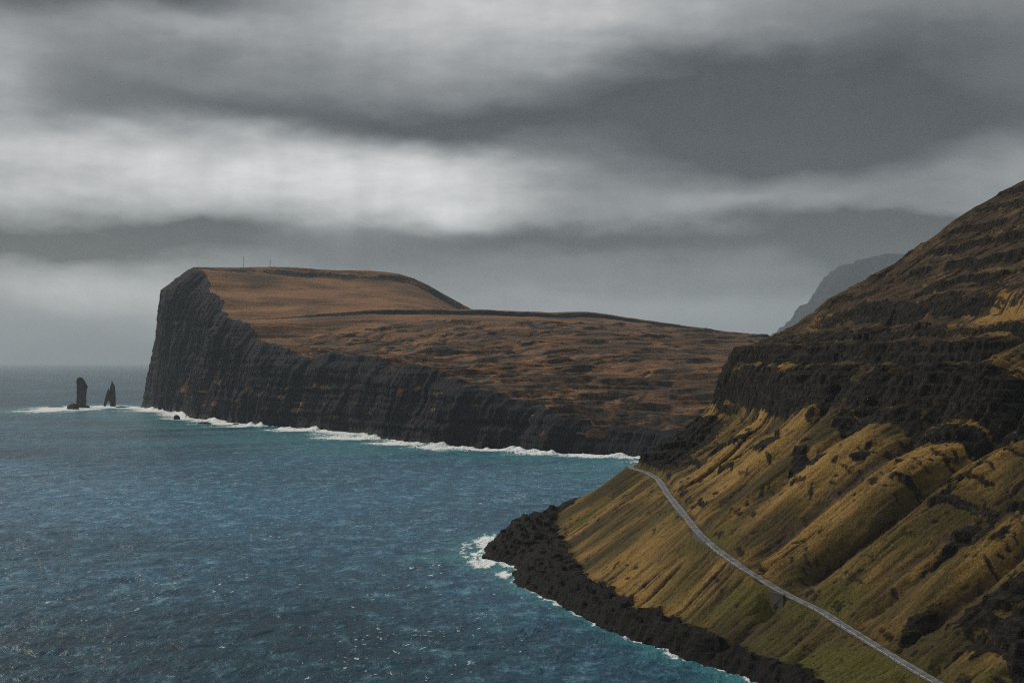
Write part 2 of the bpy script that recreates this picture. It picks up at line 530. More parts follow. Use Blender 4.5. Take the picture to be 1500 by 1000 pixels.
def make_hill():
    S = np.arange(-300, 575, 0.68)
    T = np.concatenate([np.arange(-66, 300, 0.62), np.arange(300, 585, 1.5)])
    SS, TT = np.meshgrid(S, T, indexing='ij')
    rt, rz = RT(S), RZ(S)
    sh = SH(S)
    ft, fz = np.interp(S, _ss, _ft), np.interp(S, _ss, _fz)
    w = sstep(60, 345, S)
    Z = np.zeros_like(SS)
    for i in range(len(S)):
        up = np.interp(T - rt[i], N_UP_Q, N_UP_Z) * (1 - w[i]) + np.interp(T - rt[i], C_UP_Q, C_UP_Z) * w[i]
        lo = np.interp(T, [sh[i] - 40, sh[i], sh[i] + 0.35 * (ft[i] - sh[i]), ft[i], max(ft[i] + 1, rt[i] - 3.4), rt[i]],
                       [-26, -0.6, fz[i] * 0.62, fz[i], rz[i] - 0.2, rz[i]])
        Z[i] = np.where(T > rt[i], rz[i] + up, lo)
    Q = TT - rt[:, None]
    D = TT - sh[:, None]
    Z = smooth_axis(smooth_axis(Z, 2.2, 1), 3.0, 0)
    # the spur rolls over beyond its crest
    xo = SS - (397 + 0.1 * (TT - 105))
    Z = Z - 0.95 * 11 * np.log1p(np.exp(np.clip(xo / 11, -30, 30)))
    Zb = Z.copy()
    # ---- strata: cliff bands at fixed heights
    big = fbm(SS / 75, TT / 75, 3, 5)
    med = fbm(SS / 20, TT / 26, 3, 9)
    spur = sstep(250, 350, SS)
    bands = [  # height, rise, sharpness, drawn from, warp, mask bias
        (46, 1.6, 0.7, 9, 3, -0.26, 30), (58, 2.6, 0.9, 13, 3.0, -0.10, 40), (66, 1.8, 0.7, 9, 3, -0.14, 41),
        (86, 5.0, 2.2, 26, 7, -0.10, 42), (97, 15.0, 6.5, 48, 6, 0.9, 43), (113, 8.0, 3.0, 30, 4, 0.6, 44), (124, 5, 2.0, 22, 4, 0.4, 50),
        (137, 8.0, 3.2, 30, 5, 0.55, 45), (151, 4.0, 1.6, 22, 4, 0.15, 46), (163, 4.5, 1.7, 22, 4, 0.15, 47),
        (178, 4.0, 1.6, 22, 4, 0.2, 48), (193, 4.0, 1.6, 20, 4, 0.1, 49), (208, 4, 1.6, 22, 4, 0.2, 51), (222, 4, 1.6, 20, 4, 0.2, 52), (238, 4, 1.6, 20, 4, 0.2, 53)]
    cliff = np.zeros_like(Z)
    Zs = Z.copy()
    for (zc, amp, wd, W, wp, bias, sd) in bands:
        msk = sstep(-0.16, 0.16, fbm(SS / 46, zc * 0.37 + TT / 300, 3, sd) + bias * 0.55)
        if zc < 80:
            msk = msk * (1 - sstep(300, 340, SS))
        if 80 < zc < 120:
            msk = msk * (1 - 0.85 * sstep(300, 350, SS))
        if zc > 120:
            msk = msk * 0.85 * (0.45 + 0.55 * (1 - sstep(250, 370, SS)))
        zw = Zb + big * wp + med * wp * 0.35
        u = (zw - zc)
        Zs += amp * msk * (sstep(-wd, wd, u) - np.clip(u / W + 0.5, 0, 1))
        cliff = np.maximum(cliff, (0.66 if zc < 80 else 1.0) * msk * np.exp(-(u / (wd * 1.15)) ** 2))
    Z = Zs
    # main headwall is always rock on the spur nose
    nose = sstep(300, 345, SS) * sstep(84, 90, Zb) * (1 - sstep(118, 124, Zb))
    cliff = np.maximum(cliff, nose)
    # ---- ribs and gullies down the fall line
    kap = 0.22 * sstep(50, 200, SS) - 0.02
    cc = SS - kap * np.maximum(Q, 0) + 3.0 * fbm(TT / 60, SS / 200, 2, 77)
    above = sstep(2, 35, Q)
    upper = sstep(92, 125, Zb)
    ribamp = (0.62 + 0.38 * above) * (1 - 0.55 * upper) * sstep(0, 14, D - (ft - sh)[:, None] + 6)
    Z += ribamp * (2.8 * fbm(cc / 30, Q / 190, 2, 11) + 2.4 * -ridged(cc / 15, Q / 110, 2, 13) * 0.6)
    Z += ribamp * (1.0 * fbm(cc / 5.0, Q / 34, 3, 15) + 0.45 * ridged(cc / 3.0, Q / 22, 2, 16))
    run = np.zeros_like(Z)
    for (lc, lq, wd_, dep_, sd) in ((17, 170, 0.07, 2.1, 151), (8, 90, 0.09, 1.2, 152), (4.2, 50, 0.12, 0.6, 153)):
        p_ = perlin(cc / lc, Q / lq, sd)
        e = np.exp(-(p_ / wd_) ** 2) * sstep(-0.05, 0.25, fbm(cc / (lc * 2.2), Q / (lq * 0.5), 2, sd + 40))
        Z -= dep_ * e * ribamp
        run = np.maximum(run, e * min(1, dep_))
    gul = np.zeros_like(Z)
    for j, (c0, dep, wid, q0, q1) in enumerate(GULLIES):
        mnd = 2.6 * perlin(Q / 38 + j * 3.3, SS * 0 + j * 1.7, 21) + 0.9 * perlin(Q / 11 + j, SS * 0 + 2.2 * j, 22)
        win = sstep(q0 - 6, q0 + 12, Q) * (1 - sstep(q1 - 40, q1 + 10, Q)) * sstep(-3, 6, D)
        e = np.exp(-np.abs((cc - c0 - mnd) / wid) ** 1.6) * win
        Z -= dep * e
        gul = np.maximum(gul, e * min(1.0, dep / 5))
    # ribs standing proud of the gullies
    for (c0, hgt_, wid, q0, q1) in [(10, 3.2, 11, 5, 190), (84, 3.5, 10, 10, 120), (152, 3.0, 12, 20, 120), (218, 2.5, 9, 20, 90), (-28, 2.5, 7, 5, 170)]:
        Z += hgt_ * np.exp(-((cc - c0) / wid) ** 2) * sstep(q0, q0 + 30, Q) * (1 - sstep(q1 - 50, q1, Q))
    # sheep tracks and scars on the turf, broken ground
    scar = sstep(0.26, 0.38, fbm(cc / 4.2, Q / 2.6, 2, 61)) * sstep(0.0, 0.3, fbm(SS / 30, TT / 30, 2, 62))
    Z -= 0.5 * scar * ribamp
    scar2 = sstep(0.34, 0.46, fbm(cc / 7.5, Q / 3.6, 2, 161)) * sstep(-0.1, 0.2, fbm(SS / 50, TT / 40, 2, 162))
    Z -= 0.7 * scar2 * ribamp
    scar = np.maximum(scar, scar2)
    Z += 0.40 * fbm(SS / 2.6, TT / 2.2, 3, 63, 0.65)
    pt = (Z + 0.8 * fbm(SS / 8, TT / 8, 2, 163)) / 1.7
    Z += 0.32 * ribamp * (sstep(0.3, 0.7, pt - np.floor(pt)) - (pt - np.floor(pt)))
    # ---- rock relief
    apron = (1 - sstep(-3, 4, TT - ft[:, None] + 4.0 * fbm(SS / 14, TT / 14, 3, 65))) * sstep(-30, -2, D)
    slabs = ridged((SS + 0.5 * TT) / 17, (TT - 0.25 * SS) / 11, 3, 66)
    slabs = 0.6 * slabs + 0.5 * ridged(SS / 10 + TT / 30, TT / 8 - SS / 40, 4, 69)
    Z += apron * (3.2 * slabs + 0.9 * fbm(SS / 6, TT / 3, 3, 67) + 0.4) * sstep(-6, 4, D + 2)
    Z += apron * 2.0 * fbm(SS / 16, TT / 9, 2, 68) * sstep(-2, 8, D)
    pa = (Z + 1.6 * fbm(SS / 15, TT / 12, 3, 70)) / 2.3
    fa = pa - np.floor(pa)
    Z += apron * 0.95 * 2.3 * (sstep(0.42, 0.62, fa) - fa) * sstep(-0.35, 0.1, fbm(SS / 14 + np.floor(pa) * 3.1, TT / 14, 2, 64))
    lowrock = (1 - sstep(120, 160, -SS + 60)) * 0
    outc = sstep(0.12, 0.34, fbm(SS / 26, TT / 15, 3, 71) + 0.42 * sstep(-50, -95, SS) * (1 - upper) - 0.60 * (1 - sstep(-35, -75, SS)) * (1 - upper) * sstep(70, 40, Zb) + 0.02) * sstep(6, 14, Q)
    outc *= (1 - sstep(60, 92, Zb)) * 1.0
    for (so, to, rs_, rt__) in ((-18, 76, 15, 13), (-60, 56, 17, 17), (-92, 62, 20, 22), (-36, 44, 7, 9), (-40, 108, 16, 14)):
        blob = np.exp(-((SS - so) / rs_) ** 2 - ((TT - to) / rt__) ** 2)
        outc = np.maximum(outc, 0.62 * sstep(0.30, 0.75, blob + 0.9 * fbm(cc / 7, TT / 16, 4, 171)))
    nearnose = sstep(255, 300, SS - 0.3 * Q) * sstep(3, 8, Q) * (1 - sstep(34, 60, Q + 12 * med))
    mix = upper * sstep(-0.05, 0.30, fbm(SS / 22, TT / 13, 4, 73) + 0.10)
    knob = 4.5 * np.exp(-((SS - 345) / 15) ** 2 - ((TT - 40) / 13) ** 2) + 2.2 * np.exp(-((SS - 332) / 12) ** 2 - ((TT - 20) / 10) ** 2) + 5 * np.exp(-((SS - 352) / 14) ** 2 - ((TT - 62) / 12) ** 2)
    Z += knob
    apron = np.maximum(apron, sstep(1.5, 3.5, knob))
    rock = np.clip(np.maximum.reduce([cliff * 1.15, apron * 1.3, outc, nearnose * 1.1, mix * 0.42, gul * 0.26 * above]), 0, 1)
    blocky = ridged(SS / 4.2, TT / 2.9, 4, 75)
    Z += rock * (1 - apron) * (0.5 * blocky + 0.9 * fbm(SS / 9, TT / 6, 2, 78) + 0.45 * fbm(SS / 1.9, TT / 1.7, 2, 76))
    led = 5.2
    ph = (Z + 1.5 * med + 5.0 * big) / led
    lmask = sstep(-0.2, 0.25, fbm(SS / 26 + np.floor(ph) * 7.3, TT / 60, 3, 79))
    Z += lmask * rock * (1 - apron) * 0.9 * (sstep(0.3, 0.6, ph - np.floor(ph)) - (ph - np.floor(ph))) * led
    # ---- bench for the road
    lay = 3.2 * np.exp(-((SS - 104) / 9.0) ** 2) + 1.6 * np.exp(-((SS - 158) / 7.0) ** 2)
    wr = (1 - sstep(2.7, 5.0, Q)) * sstep(-4.6, -2.8, Q + lay)
    Z = Z * (1 - wr) + (rz[:, None] - 0.25) * wr
    cut = np.exp(-((Q - 6.0) / 2.4) ** 2)
    rock = np.clip(np.maximum(rock * (1 - wr), 0.55 * cut * sstep(-0.25, 0.25, fbm(SS / 12, TT / 40, 2, 81)) * (SS < 330)), 0, 1)
    # culvert hollow right under the seaward edge
    hol = np.exp(-((SS - 29) / 5.5) ** 2) * sstep(-16, -4.6, Q) * (1 - sstep(-3.9, -3.5, Q))
    Z -= 6.0 * hol
    # ---- tones
    tone = 0.52 + 0.85 * fbm(cc / 34, Q / 60, 3, 91) + 0.30 * fbm(cc / 6, Q / 40, 3, 92) - 0.16 * sstep(30, -10, Q) - 0.18 * sstep(120, -60, SS)
    moss = 0.20 + 0.7 * fbm(SS / 40, TT / 30, 3, 93) + 0.30 * sstep(130, -60, SS) * sstep(60, -20, Q) + 0.16 * sstep(30, -10, Q) - 0.2 * upper
    soil = 0.14 + 0.58 * upper + 0.5 * fbm(SS / 18, TT / 14, 3, 94) * 0.8 + 0.9 * scar + 0.5 * gul + 0.68 * run
    patch = np.exp(-(((SS - 88) / 30) ** 2 + ((Zb - 132 + 0.12 * (SS - 88)) / 9) ** 2))
    soil -= 0.5 * patch
    tone += 0.2 * patch
    shore = np.clip(1 - sstep(9, 21, Z + 3 * med), 0, 1)
    rock = np.clip(rock - 0.9 * patch, 0, 1)
    P = HA[None, None, :] + SS[..., None] * HS + TT[..., None] * HT
    X, Y = P[..., 0], P[..., 1]
    # fold cliff faces sideways so they are not plain height-field walls
    push = rock * (1 - apron * 0.6) * (1.6 * ridged(SS / 6.0, Z / 22, 3, 85) + 1.0 * fbm(Z / 4.0 + SS / 9, SS / 5.5, 3, 83) + 0.7 * perlin(Z / 1.7, SS / 14, 84))
    X = X - HT[0] * push
    Y = Y - HT[1] * push
    flow = np.stack([cc, Q, Z], -1)
    keep = (Z > -6) & (TT > -64)
    o = grid_mesh('hillside', X, Y, Z, M_HILL, dict(rock=rock, tone=tone, moss=moss, soil=soil, shore=shore), dict(flow=flow), keep=keep, flip=True)
    set_props(o, kind='structure')
    return S, T, Z, X, Y


S_H, T_H, Z_H, X_H, Y_H = make_hill()


def st_world(s, t):
    return HA + s * HS + t * HT


def hill_height(s, t):
    i = int(np.clip(np.searchsorted(S_H, s), 0, len(S_H) - 1))
    j = int(np.clip(np.searchsorted(T_H, t), 0, len(T_H) - 1))
    return float(Z_H[i, j])


# ------------------------------------------------------------------ the headland
EA0 = px(205, 597)
_e = px(920, 670) - EA0
EA = _e / np.linalg.norm(_e)
EB = np.array([-EA[1], EA[0]])
K_COAST = [px(*p) for p in [(205, 597), (222, 599), (245, 603), (270, 606), (282, 613), (330, 619), (400, 626), (480, 632), (535, 636), (552, 643),
                            (600, 648), (650, 654), (700, 658), (762, 660), (775, 664), (850, 667), (920, 670), (1000, 676), (1080, 682)]]
_ka = np.array([(p - EA0) @ EA for p in K_COAST])
_kb = np.array([(p - EA0) @ EB for p in K_COAST])
_o = np.argsort(_ka)
_aa = np.arange(-300, 2700, 2.0)
_cb = smooth1(np.interp(_aa, _ka[_o], _kb[_o]), 6)


def CB(a): return np.interp(a, _aa, _cb)


def make_headland():
    a = np.concatenate([np.arange(-110, 700, 1.5), np.arange(700, 2500, 1.3)])
    b = np.concatenate([np.arange(-24, 100, 0.62), 100 + np.cumsum(np.linspace(0.7, 4.2, 420)), [1300, 1500, 1800]])
    b = np.unique(b)
    AA, BB = np.meshgrid(a, b, indexing='ij')
    E = np.interp(a, [-120, -58, 0, 126, 252, 318, 394, 540, 682, 726, 806, 900, 976, 1068, 1180, 1300, 1374, 1537, 1655, 1754, 1797, 1835, 1915, 1996, 2100, 2500],
                  [318, 322, 336, 334, 318, 292, 259, 233, 211, 199, 181, 160, 143, 131, 121, 118, 111, 102, 91, 76, 66, 52, 41, 34, 33, 40])
    Pm = np.interp(a, [-120, 0, 60, 120, 165, 250, 500, 770, 782, 810, 1000, 1300, 1700, 2100, 2500],
                   [336, 340, 346, 340, 318, 300, 255, 219, 207, 203, 186, 160, 112, 66, 58])
    E = E + (7 * fbm(a / 75, a * 0, 3, 151) + 9 * np.clip(fbm(a / 150, a * 0 + 3, 2, 152) * 3, -1, 1) * sstep(350, 600, a)) * sstep(60, 300, a) * (1 - 0.6 * sstep(1400, 1800, a))
    E, Pm = smooth1(E, 5), smooth1(Pm, 4)
    shoulder = np.minimum(Pm, np.interp(a, [-120, 0, 760, 2500], [224, 224, 220, 222]))
    wb = sstep(40, 420, BB)
    aw = AA + 26 * fbm(AA / 260, BB / 260, 3, 101) + 8 * fbm(AA / 60, BB / 90, 2, 102)   # strata wander a little
    Pm2 = np.interp(aw, a, Pm)
    sh2 = np.interp(aw, a, shoulder)
    peak = Pm2 - 0.43 * 20 * np.log1p(np.exp(np.clip((BB - 705 + 0.36 * np.clip(AA, 0, 800)) / 20, -30, 30)))
    peak -= 10 * sstep(560, 760, BB) * (AA < 500)
    shd = sh2 - 0.10 * np.maximum(BB - 800, 0)
    main = np.maximum(peak, shd)
    top = E[:, None] * (1 - wb) + main * wb
    top += 3.0 * fbm(AA / 150, BB / 150, 3, 103)
    # summit cairn knoll
    top += 6 * np.exp(-(((AA - 60) / 26) ** 2 + ((BB - 300) / 22) ** 2)) + 5 * np.exp(-(((AA - 66) / 90) ** 2 + ((BB - 300) / 90) ** 2))
    # terraces on the southern slopes
    zt = top + 5 * fbm(AA / 120, BB / 160, 3, 104)
    terr = np.zeros_like(top)
    tmask = sstep(820, 1000, AA) * 0.9 + 0.10
    for per, sd, am in ((15.0, 105, 0.6), (8.0, 106, 0.7), (4.3, 109, 0.6)):
        ph = (zt + 3.0 * fbm(AA / 45, BB / 60, 2, sd + 50)) / per
        f = ph - np.floor(ph)
        mk = sstep(-0.30, 0.35, fbm(AA / 60 + np.floor(ph) * 5.1, BB / 75 + np.floor(ph) * 2.3, 4, sd))
        top += tmask * mk * per * am * (sstep(0.35, 0.60, f) - f)
        terr = np.maximum(terr, mk * tmask * np.exp(-((f - 0.47) / 0.13) ** 2) * (0.66 if per > 10 else 0.54))
    # small streams
    for (b0, k) in ((330, 0.22), (520, 0.35), (700, 0.45), (210, 0.1)):
        dd = BB - b0 - k * (AA - 1000) - 22 * fbm(AA / 90, BB * 0 + b0, 3, 107)
        top -= 7 * np.exp(-(np.abs(dd) / 8) ** 1.3) * sstep(850, 1000, AA)
    # sea cliff
    cb = np.interp(a, _aa, _cb)[:, None]
    wig = 13 * fbm(AA / 85, AA * 0, 3, 111) + 4.5 * fbm(AA / 22, AA * 0, 2, 112)
    d1 = BB - cb * 0 - wig * sstep(40, 200, AA)          # grid b is already measured from the coast (see X,Y below)
    d2 = (AA + 4) * 0.98 + 5 * fbm(BB / 60, BB * 0, 2, 113)
    kk = 14.0
    d = -kk * np.log(np.exp(-np.clip(d1, -60, 400) / kk) + np.exp(-np.clip(d2, -60, 400) / kk)) + 6
    zc = E[:, None]
    wid = 22 + 0.24 * zc
    north = 1 - sstep(150, 420, AA)
    f1 = np.interp(d / wid, [-0.6, -0.02, 0.04, 0.16, 0.36, 0.62, 1.0, 2.0, 30], [-0.12, -0.01, 0.03, 0.27, 0.84, 0.92, 1.01, 1.3, 12])
    ledge = 0.06 * fbm(AA / 70, AA * 0 + 4, 2, 114)
    f2 = np.interp(d / wid + ledge, [-0.6, -0.02, 0.05, 0.24, 0.40, 0.62, 0.76, 1.0, 2.0, 30], [-0.2, -0.015, 0.05, 0.36, 0.48, 0.82, 0.88, 1.04, 2.0, 25])
    f = f1 * north + f2 * (1 - north)
    zcl = f * zc
    cliffy = zcl < top
    sm = 3.0
    Z = -sm * np.log(np.exp(-np.clip(zcl - top, -60, 200) / sm) + 1) + np.where(True, 0, 0)
    Z = np.minimum(zcl, top) - sm * np.log1p(np.exp(-np.abs(zcl - top) / sm))
    cl = 1 - sstep(-4, 14, zcl - top + 6 * fbm(AA / 30, BB / 30, 3, 115))
    # gullies biting into the cliff
    # fluted faces: buttresses and strata
    hz = Z + 0.0
    flute = 32 * fbm(AA / 120 + 0.3, hz / 420, 3, 121) + 5.5 * ridged(AA / 27, hz / 260, 3, 122) + 3.4 * fbm(AA / 7, hz / 45, 3, 123)
    stra = (1 + 0.9 * sstep(900, 1300, AA)) * 2.2 * perlin(hz / 9.0 + 0.4 * fbm(AA / 90, hz / 90, 2, 125), AA / 260, 124) + 1.4 * perlin(hz / 4.0, AA / 120, 126)
    env = cl * sstep(-4, 25, hz) * (0.35 + 0.65 * sstep(0, 60, zc - hz + 20))
    push = env * (flute * (0.55 + 0.45 * sstep(60, 300, AA)) + stra)
    # rock bands in the turf: plateau rim and mid ledge
    rim = np.exp(-((aw - 165) / 40) ** 2) * (BB < 1050) * (0.72 + 0.9 * fbm(BB / 70, AA / 40, 3, 131))
    ledge2 = np.exp(-((aw - 779) / 9) ** 2) * sstep(-0.6, 0.1, fbm(BB / 60, AA * 0 + 9, 3, 132) + 0.25)
    slope_rock = sstep(0.02, 0.5, fbm(AA / 55, BB / 130, 4, 133) + 0.62 * (1 - sstep(70, 260, BB)) * sstep(950, 1250, AA)) * sstep(840, 1000, AA)
    rock = np.clip(np.maximum.reduce([cl * 1.25, rim * 0.9, ledge2 * 1.1, terr * 0.85, slope_rock * 0.47]), 0, 1)
    tone = 0.5 + 0.8 * fbm(AA / 120, BB / 160, 4, 141) + 0.25 * fbm(AA / 14, BB / 60, 3, 142) + 0.15 * sstep(200, 500, AA) * (1 - sstep(760, 800, aw))
    moss = 0.0 + 0.45 * fbm(AA / 110, BB / 110, 3, 143) + 0.35 * (1 - sstep(60, 130, AA)) + 0.45 * cl * sstep(0.1, 0.4, fbm(AA / 40, Z / 30, 3, 146))
    soil = 0.22 + 0.55 * fbm(AA / 50, BB / 90, 4, 144) + 0.25 * sstep(850, 1000, AA)
    # grassy ledges low on the cliff
    gl = sstep(0.22, 0.4, fbm(AA / 48, Z / 16, 3, 145)) * cl * (1 - sstep(60, 110, Z)) * sstep(14, 24, Z) * sstep(250, 400, AA)
    rock = np.clip(rock - 0.75 * gl, 0, 1)
    Z = Z + 0.9 * rock * (1 - cl) * ridged(AA / 16, BB / 16, 3, 147) + 0.5 * fbm(AA / 8, BB / 8, 2, 148)
    shore = 1 - sstep(3, 20, Z)
    bo = BB + np.interp(a, _aa, _cb)[:, None] * (1 - sstep(200, 700, BB))
    P = EA0[None, None, :] + AA[..., None] * EA + bo[..., None] * EB
    nshare = np.clip((d1 - d2) / 20, -1, 1) * 0.5 + 0.5
    X = P[..., 0] - push * (EB[0] * (1 - nshare) + EA[0] * nshare)
    Y = P[..., 1] - push * (EB[1] * (1 - nshare) + EA[1] * nshare)
    flow = np.stack([AA, BB, Z], -1)
    flow[..., 1] = Z * 1.0 + 0.1 * BB
    keep = Z > -8
    o = grid_mesh('headland', X, Y, Z, M_HEAD, dict(rock=rock, tone=tone, moss=moss, soil=soil, shore=shore), dict(flow=flow), keep=keep, flip=False)
    set_props(o, kind='structure')
    return a, b, X, Y, Z


A_E, B_E, X_E, Y_E, Z_E = make_headland()


# ------------------------------------------------------------------ the mountain far behind
def make_mountain():
    Yc = 14500.0
    pts = [(1020, 540), (1085, 515), (1115, 500), (1130, 490), (1150, 476), (1163, 464), (1168, 452), (1186, 440), (1198, 427), (1210, 408), (1222, 396),
           (1233, 388), (1248, 385), (1262, 380), (1276, 377), (1300, 372), (1390, 376), (1480, 384), (1600, 390), (1750, 420), (1900, 500)]
    xs = np.array([(p[0] - 750) / 2000 * Yc for p in pts])
    zs = np.array([CAM_H - (p[1] - 530) / 2000 * Yc for p in pts])
    x = np.linspace(xs[0] - 200, xs[-1], 420)
    v = np.linspace(-2200, 2200, 160)
    XX, VV = np.meshgrid(x, v, indexing='ij')
    r = np.interp(XX + 60 * fbm(XX / 500, VV / 300, 3, 201), xs, zs)
    Z = np.minimum(r, r - 0.75 * (np.abs(VV + 120 * fbm(XX / 400, VV / 400, 2, 202)) - 30)) + 25 * fbm(XX / 160, VV / 160, 4, 203)
    ph = Z / 60
    Z += 30 * (sstep(0.3, 0.7, ph - np.floor(ph)) - (ph - np.floor(ph)))
    Z = np.maximum(Z, -5)
    one = np.ones_like(Z)
    o = grid_mesh('distant_mountain', XX, Yc + VV, Z, M_HEAD,
                  dict(rock=np.clip(0.75 + 0.5 * fbm(XX / 300, VV / 200, 3, 205), 0, 1), tone=one * 0.3, moss=one * 0, soil=one * 0.6, shore=one * 0),
                  dict(flow=np.stack([XX, VV, Z], -1)), flip=False)
    set_props(o, kind='structure')


make_mountain()


# ------------------------------------------------------------------ the sea
STACKS = [px(119, 597), px(161, 595)]


def make_sea():
    pyv = np.concatenate([530 + np.geomspace(1.9, 30, 60)[:-1], np.arange(560, 700, 0.55), np.arange(700, 1010, 0.85), np.arange(1010, 1500, 8), np.array([1600, 1800, 2200])])
    Yr = CAM_H * 2000 / (pyv - 530)
    az = np.concatenate([np.linspace(-1.25, -0.43, 60)[:-1], np.linspace(-0.43, 0.20, 1050), np.linspace(0.20, 1.25, 120)[1:]])
    YY, UU = np.meshgrid(Yr, np.tan(az), indexing='ij')
    Y = YY
    X = UU * Y
    dY = np.abs(np.gradient(Yr))[:, None]
    # distance to the coasts
    ra = (X - EA0[0]) * EA[0] + (Y - EA0[1]) * EA[1]
    rb = (X - EA0[0]) * EB[0] + (Y - EA0[1]) * EB[1]
    wig = (13 * fbm(ra / 85, ra * 0, 3, 111) + 4.5 * fbm(ra / 22, ra * 0, 2, 112)) * sstep(40, 200, ra)
    dh = np.where((ra > -40), CB(ra) + wig - rb, 1e4)
    dn = np.maximum(0, -20 - ra)
    dh = np.where(ra < -20, np.hypot(np.maximum(dh, 0), dn) + 10, dh)
    rs = (X - HA[0]) * HS[0] + (Y - HA[1]) * HS[1]
    rt_ = (X - HA[0]) * HT[0] + (Y - HA[1]) * HT[1]
    dl = np.where((rs > -320) & (rs < 600), SH(rs) - rt_, 1e4)
    ds = np.full_like(X, 1e4)
    for c in STACKS:
        ds = np.minimum(ds, np.hypot(X - c[0], (Y - c[1]) * 0.8) - 26)
    n_a = fbm(ra / 70, rb / 60, 3, 301)
    reach = np.clip(95 + 210 * fbm(ra / 150, ra * 0, 3, 302), 12, 230)
    fh = np.clip(1.12 - np.maximum(dh, 0) / reach, 0, 1.1) * (dh < 400)
    fh *= np.clip(1.0 + 0.6 * n_a, 0, 1.3)
    reach2 = np.clip(6.0 + 10 * fbm(rs / 26, rs * 0, 3, 303) + 15 * np.exp(-((rs - 270) / 14) ** 2) + 34 * np.exp(-((rs - 318) / 14) ** 2) + 7 * np.exp(-((rs + 5) / 22) ** 2) , 0.8, 45) * (1 - 0.95 * sstep(376, 392, rs))
    fl = np.clip(0.95 - np.maximum(dl, 0) / reach2, 0, 1) * np.clip(0.86 + 0.7 * fbm(X / 9, Y / 22, 3, 307), 0, 1)
    fs = np.clip(1.05 - np.maximum(ds, 0) / 70, 0, 1) * np.clip(0.9 + 0.9 * fbm(X / 70, Y / 160, 3, 305), 0, 1.2)
    # a broad sheet of broken water round the stacks
    ell = np.hypot((X - (STACKS[0][0] - 5)) / 135, (Y - STACKS[0][1] + 80) / 330)
    fs = np.maximum(fs, np.clip(1.4 - ell, 0, 1) * 0.92 * np.clip(0.95 + 0.7 * fbm(X / 60, Y / 200, 3, 306), 0, 1.2))
    tip = np.zeros_like(X)
    for (cx_, cy_, rx_, ry_, am_) in ((-13, 824, 15, 46, 1.15), (-16, 742, 12, 26, 1.05), (-5, 700, 8, 22, 0.85), (-27, 800, 10, 60, 0.62), (72, 452, 9, 12, 0.9)):
        tip = np.maximum(tip, am_ * np.clip(1.25 - np.hypot((X - cx_) / rx_, (Y - cy_) / ry_), 0, 1))
    tip *= np.clip(0.95 + 0.6 * fbm(X / 5, Y / 14, 3, 308), 0, 1.2)
    foam = np.maximum.reduce([fh, fl, fs, tip])
    shallow = np.clip(np.maximum.reduce([1 - np.maximum(dh, 0) / (reach * 3.2), 1 - np.maximum(dl, 0) / (reach2 * 2.2), (1.7 - ell) * 0.7, 1.4 * tip]), 0, 1)
    gust_sheen = np.clip(0.42 + 0.85 * fbm(X / 300 + 3 + Y / 1500, Y / 300, 4, 311) + 0.45 * np.exp(-((Y - 1150) / 420) ** 2) - 0.25 * sstep(1700, 3200, Y) - 0.36 * sstep(900, 480, Y), 0, 1)  # wind patches, plus a pale mid-distance sheen painted into the water colour
    # waves: long swell and wind sea, only where the mesh can carry them
    Z = np.zeros_like(X)
    for lam, amp, ang, sd in ((70, 1.0, 0.35, 1), (38, 0.7, -0.2, 2), (19, 0.45, 0.5, 3), (9, 0.22, 0.0, 4)):
        car = sstep(0.55, 0.25, dY / lam)
        ca, sa = math.cos(ang), math.sin(ang)
        Z += amp * car * ridged((X * ca + Y * sa) / (lam * 1.5), (Y * ca - X * sa) / lam, 2, 320 + sd)
    # breakers thrown up at the foot of the rocks
    spray = np.clip(1 - np.abs(dh - 8) / 26, 0, 1) * (0.25 + np.clip(fbm(ra / 16, ra * 0, 4, 331) * 2.2 + fbm(ra / 130, ra * 0, 2, 332) * 1.6, 0, 1.6))
    spray += 0.15 * np.clip(1 - np.maximum(ds, 0) / 30, 0, 1)
    Z += 5.0 * spray * (dh < 60)
    sp2 = np.clip(1 - np.abs(dl - 1.5) / 4, 0, 1) * np.clip(0.3 + 1.5 * fbm(rs / 6, rs * 0, 3, 333), 0, 1) * sstep(3, 9, reach2)
    Z += 1.1 * sp2
    foam = np.maximum(foam, np.clip(spray, 0, 1) * 1.0)
    o = grid_mesh('sea', X, Y, Z, M_SEA, dict(foam=foam, gust_sheen=gust_sheen, shallow=shallow), flip=True)
    set_props(o, kind='structure')


make_sea()


# ------------------------------------------------------------------ the road
def ribbon(name, svals, off0, off1, lift, mat, thick=0.0, dash=None, parent=None, offs=None):
    """a strip that follows the road from offset off0 to off1 (metres, + is uphill)"""
    bm = bmesh.new()

    def P(s, o, dz):
        ds = 0.5
        t0, t1 = RT(s - ds), RT(s + ds)
        d = HS * (2 * ds) + HT * (t1 - t0)
        d = d / np.linalg.norm(d)
        n = np.array([d[1], -d[0]])
        c = st_world(s, RT(s)) + n * o
        return bm.verts.new((c[0], c[1], float(RZ(s)) + dz))
    runs = [svals] if dash is None else dash
    for run in runs:
        prev = None
        for s in run:
            e0 = off0(s) if callable(off0) else off0
            e1 = off1(s) if callable(off1) else off1
            row = [P(s, e0, lift), P(s, e1, lift)]
            if thick:
                row = [P(s, e0 - 0.25, lift - thick)] + row + [P(s, e1 + 0.25, lift - thick)]
            if prev:
                for i in range(len(row) - 1):
                    bm.faces.new((prev[i], row[i], row[i + 1], prev[i + 1]))
            prev = row
    bmesh.ops.recalc_face_normals(bm, faces=bm.faces)
    me = bpy.data.meshes.new(name)
    bm.to_mesh(me)
    bm.free()
    me.materials.append(mat)
    o = bpy.data.objects.new(name, me)
    COL.objects.link(o)
    if parent:
        o.parent = parent
    return o


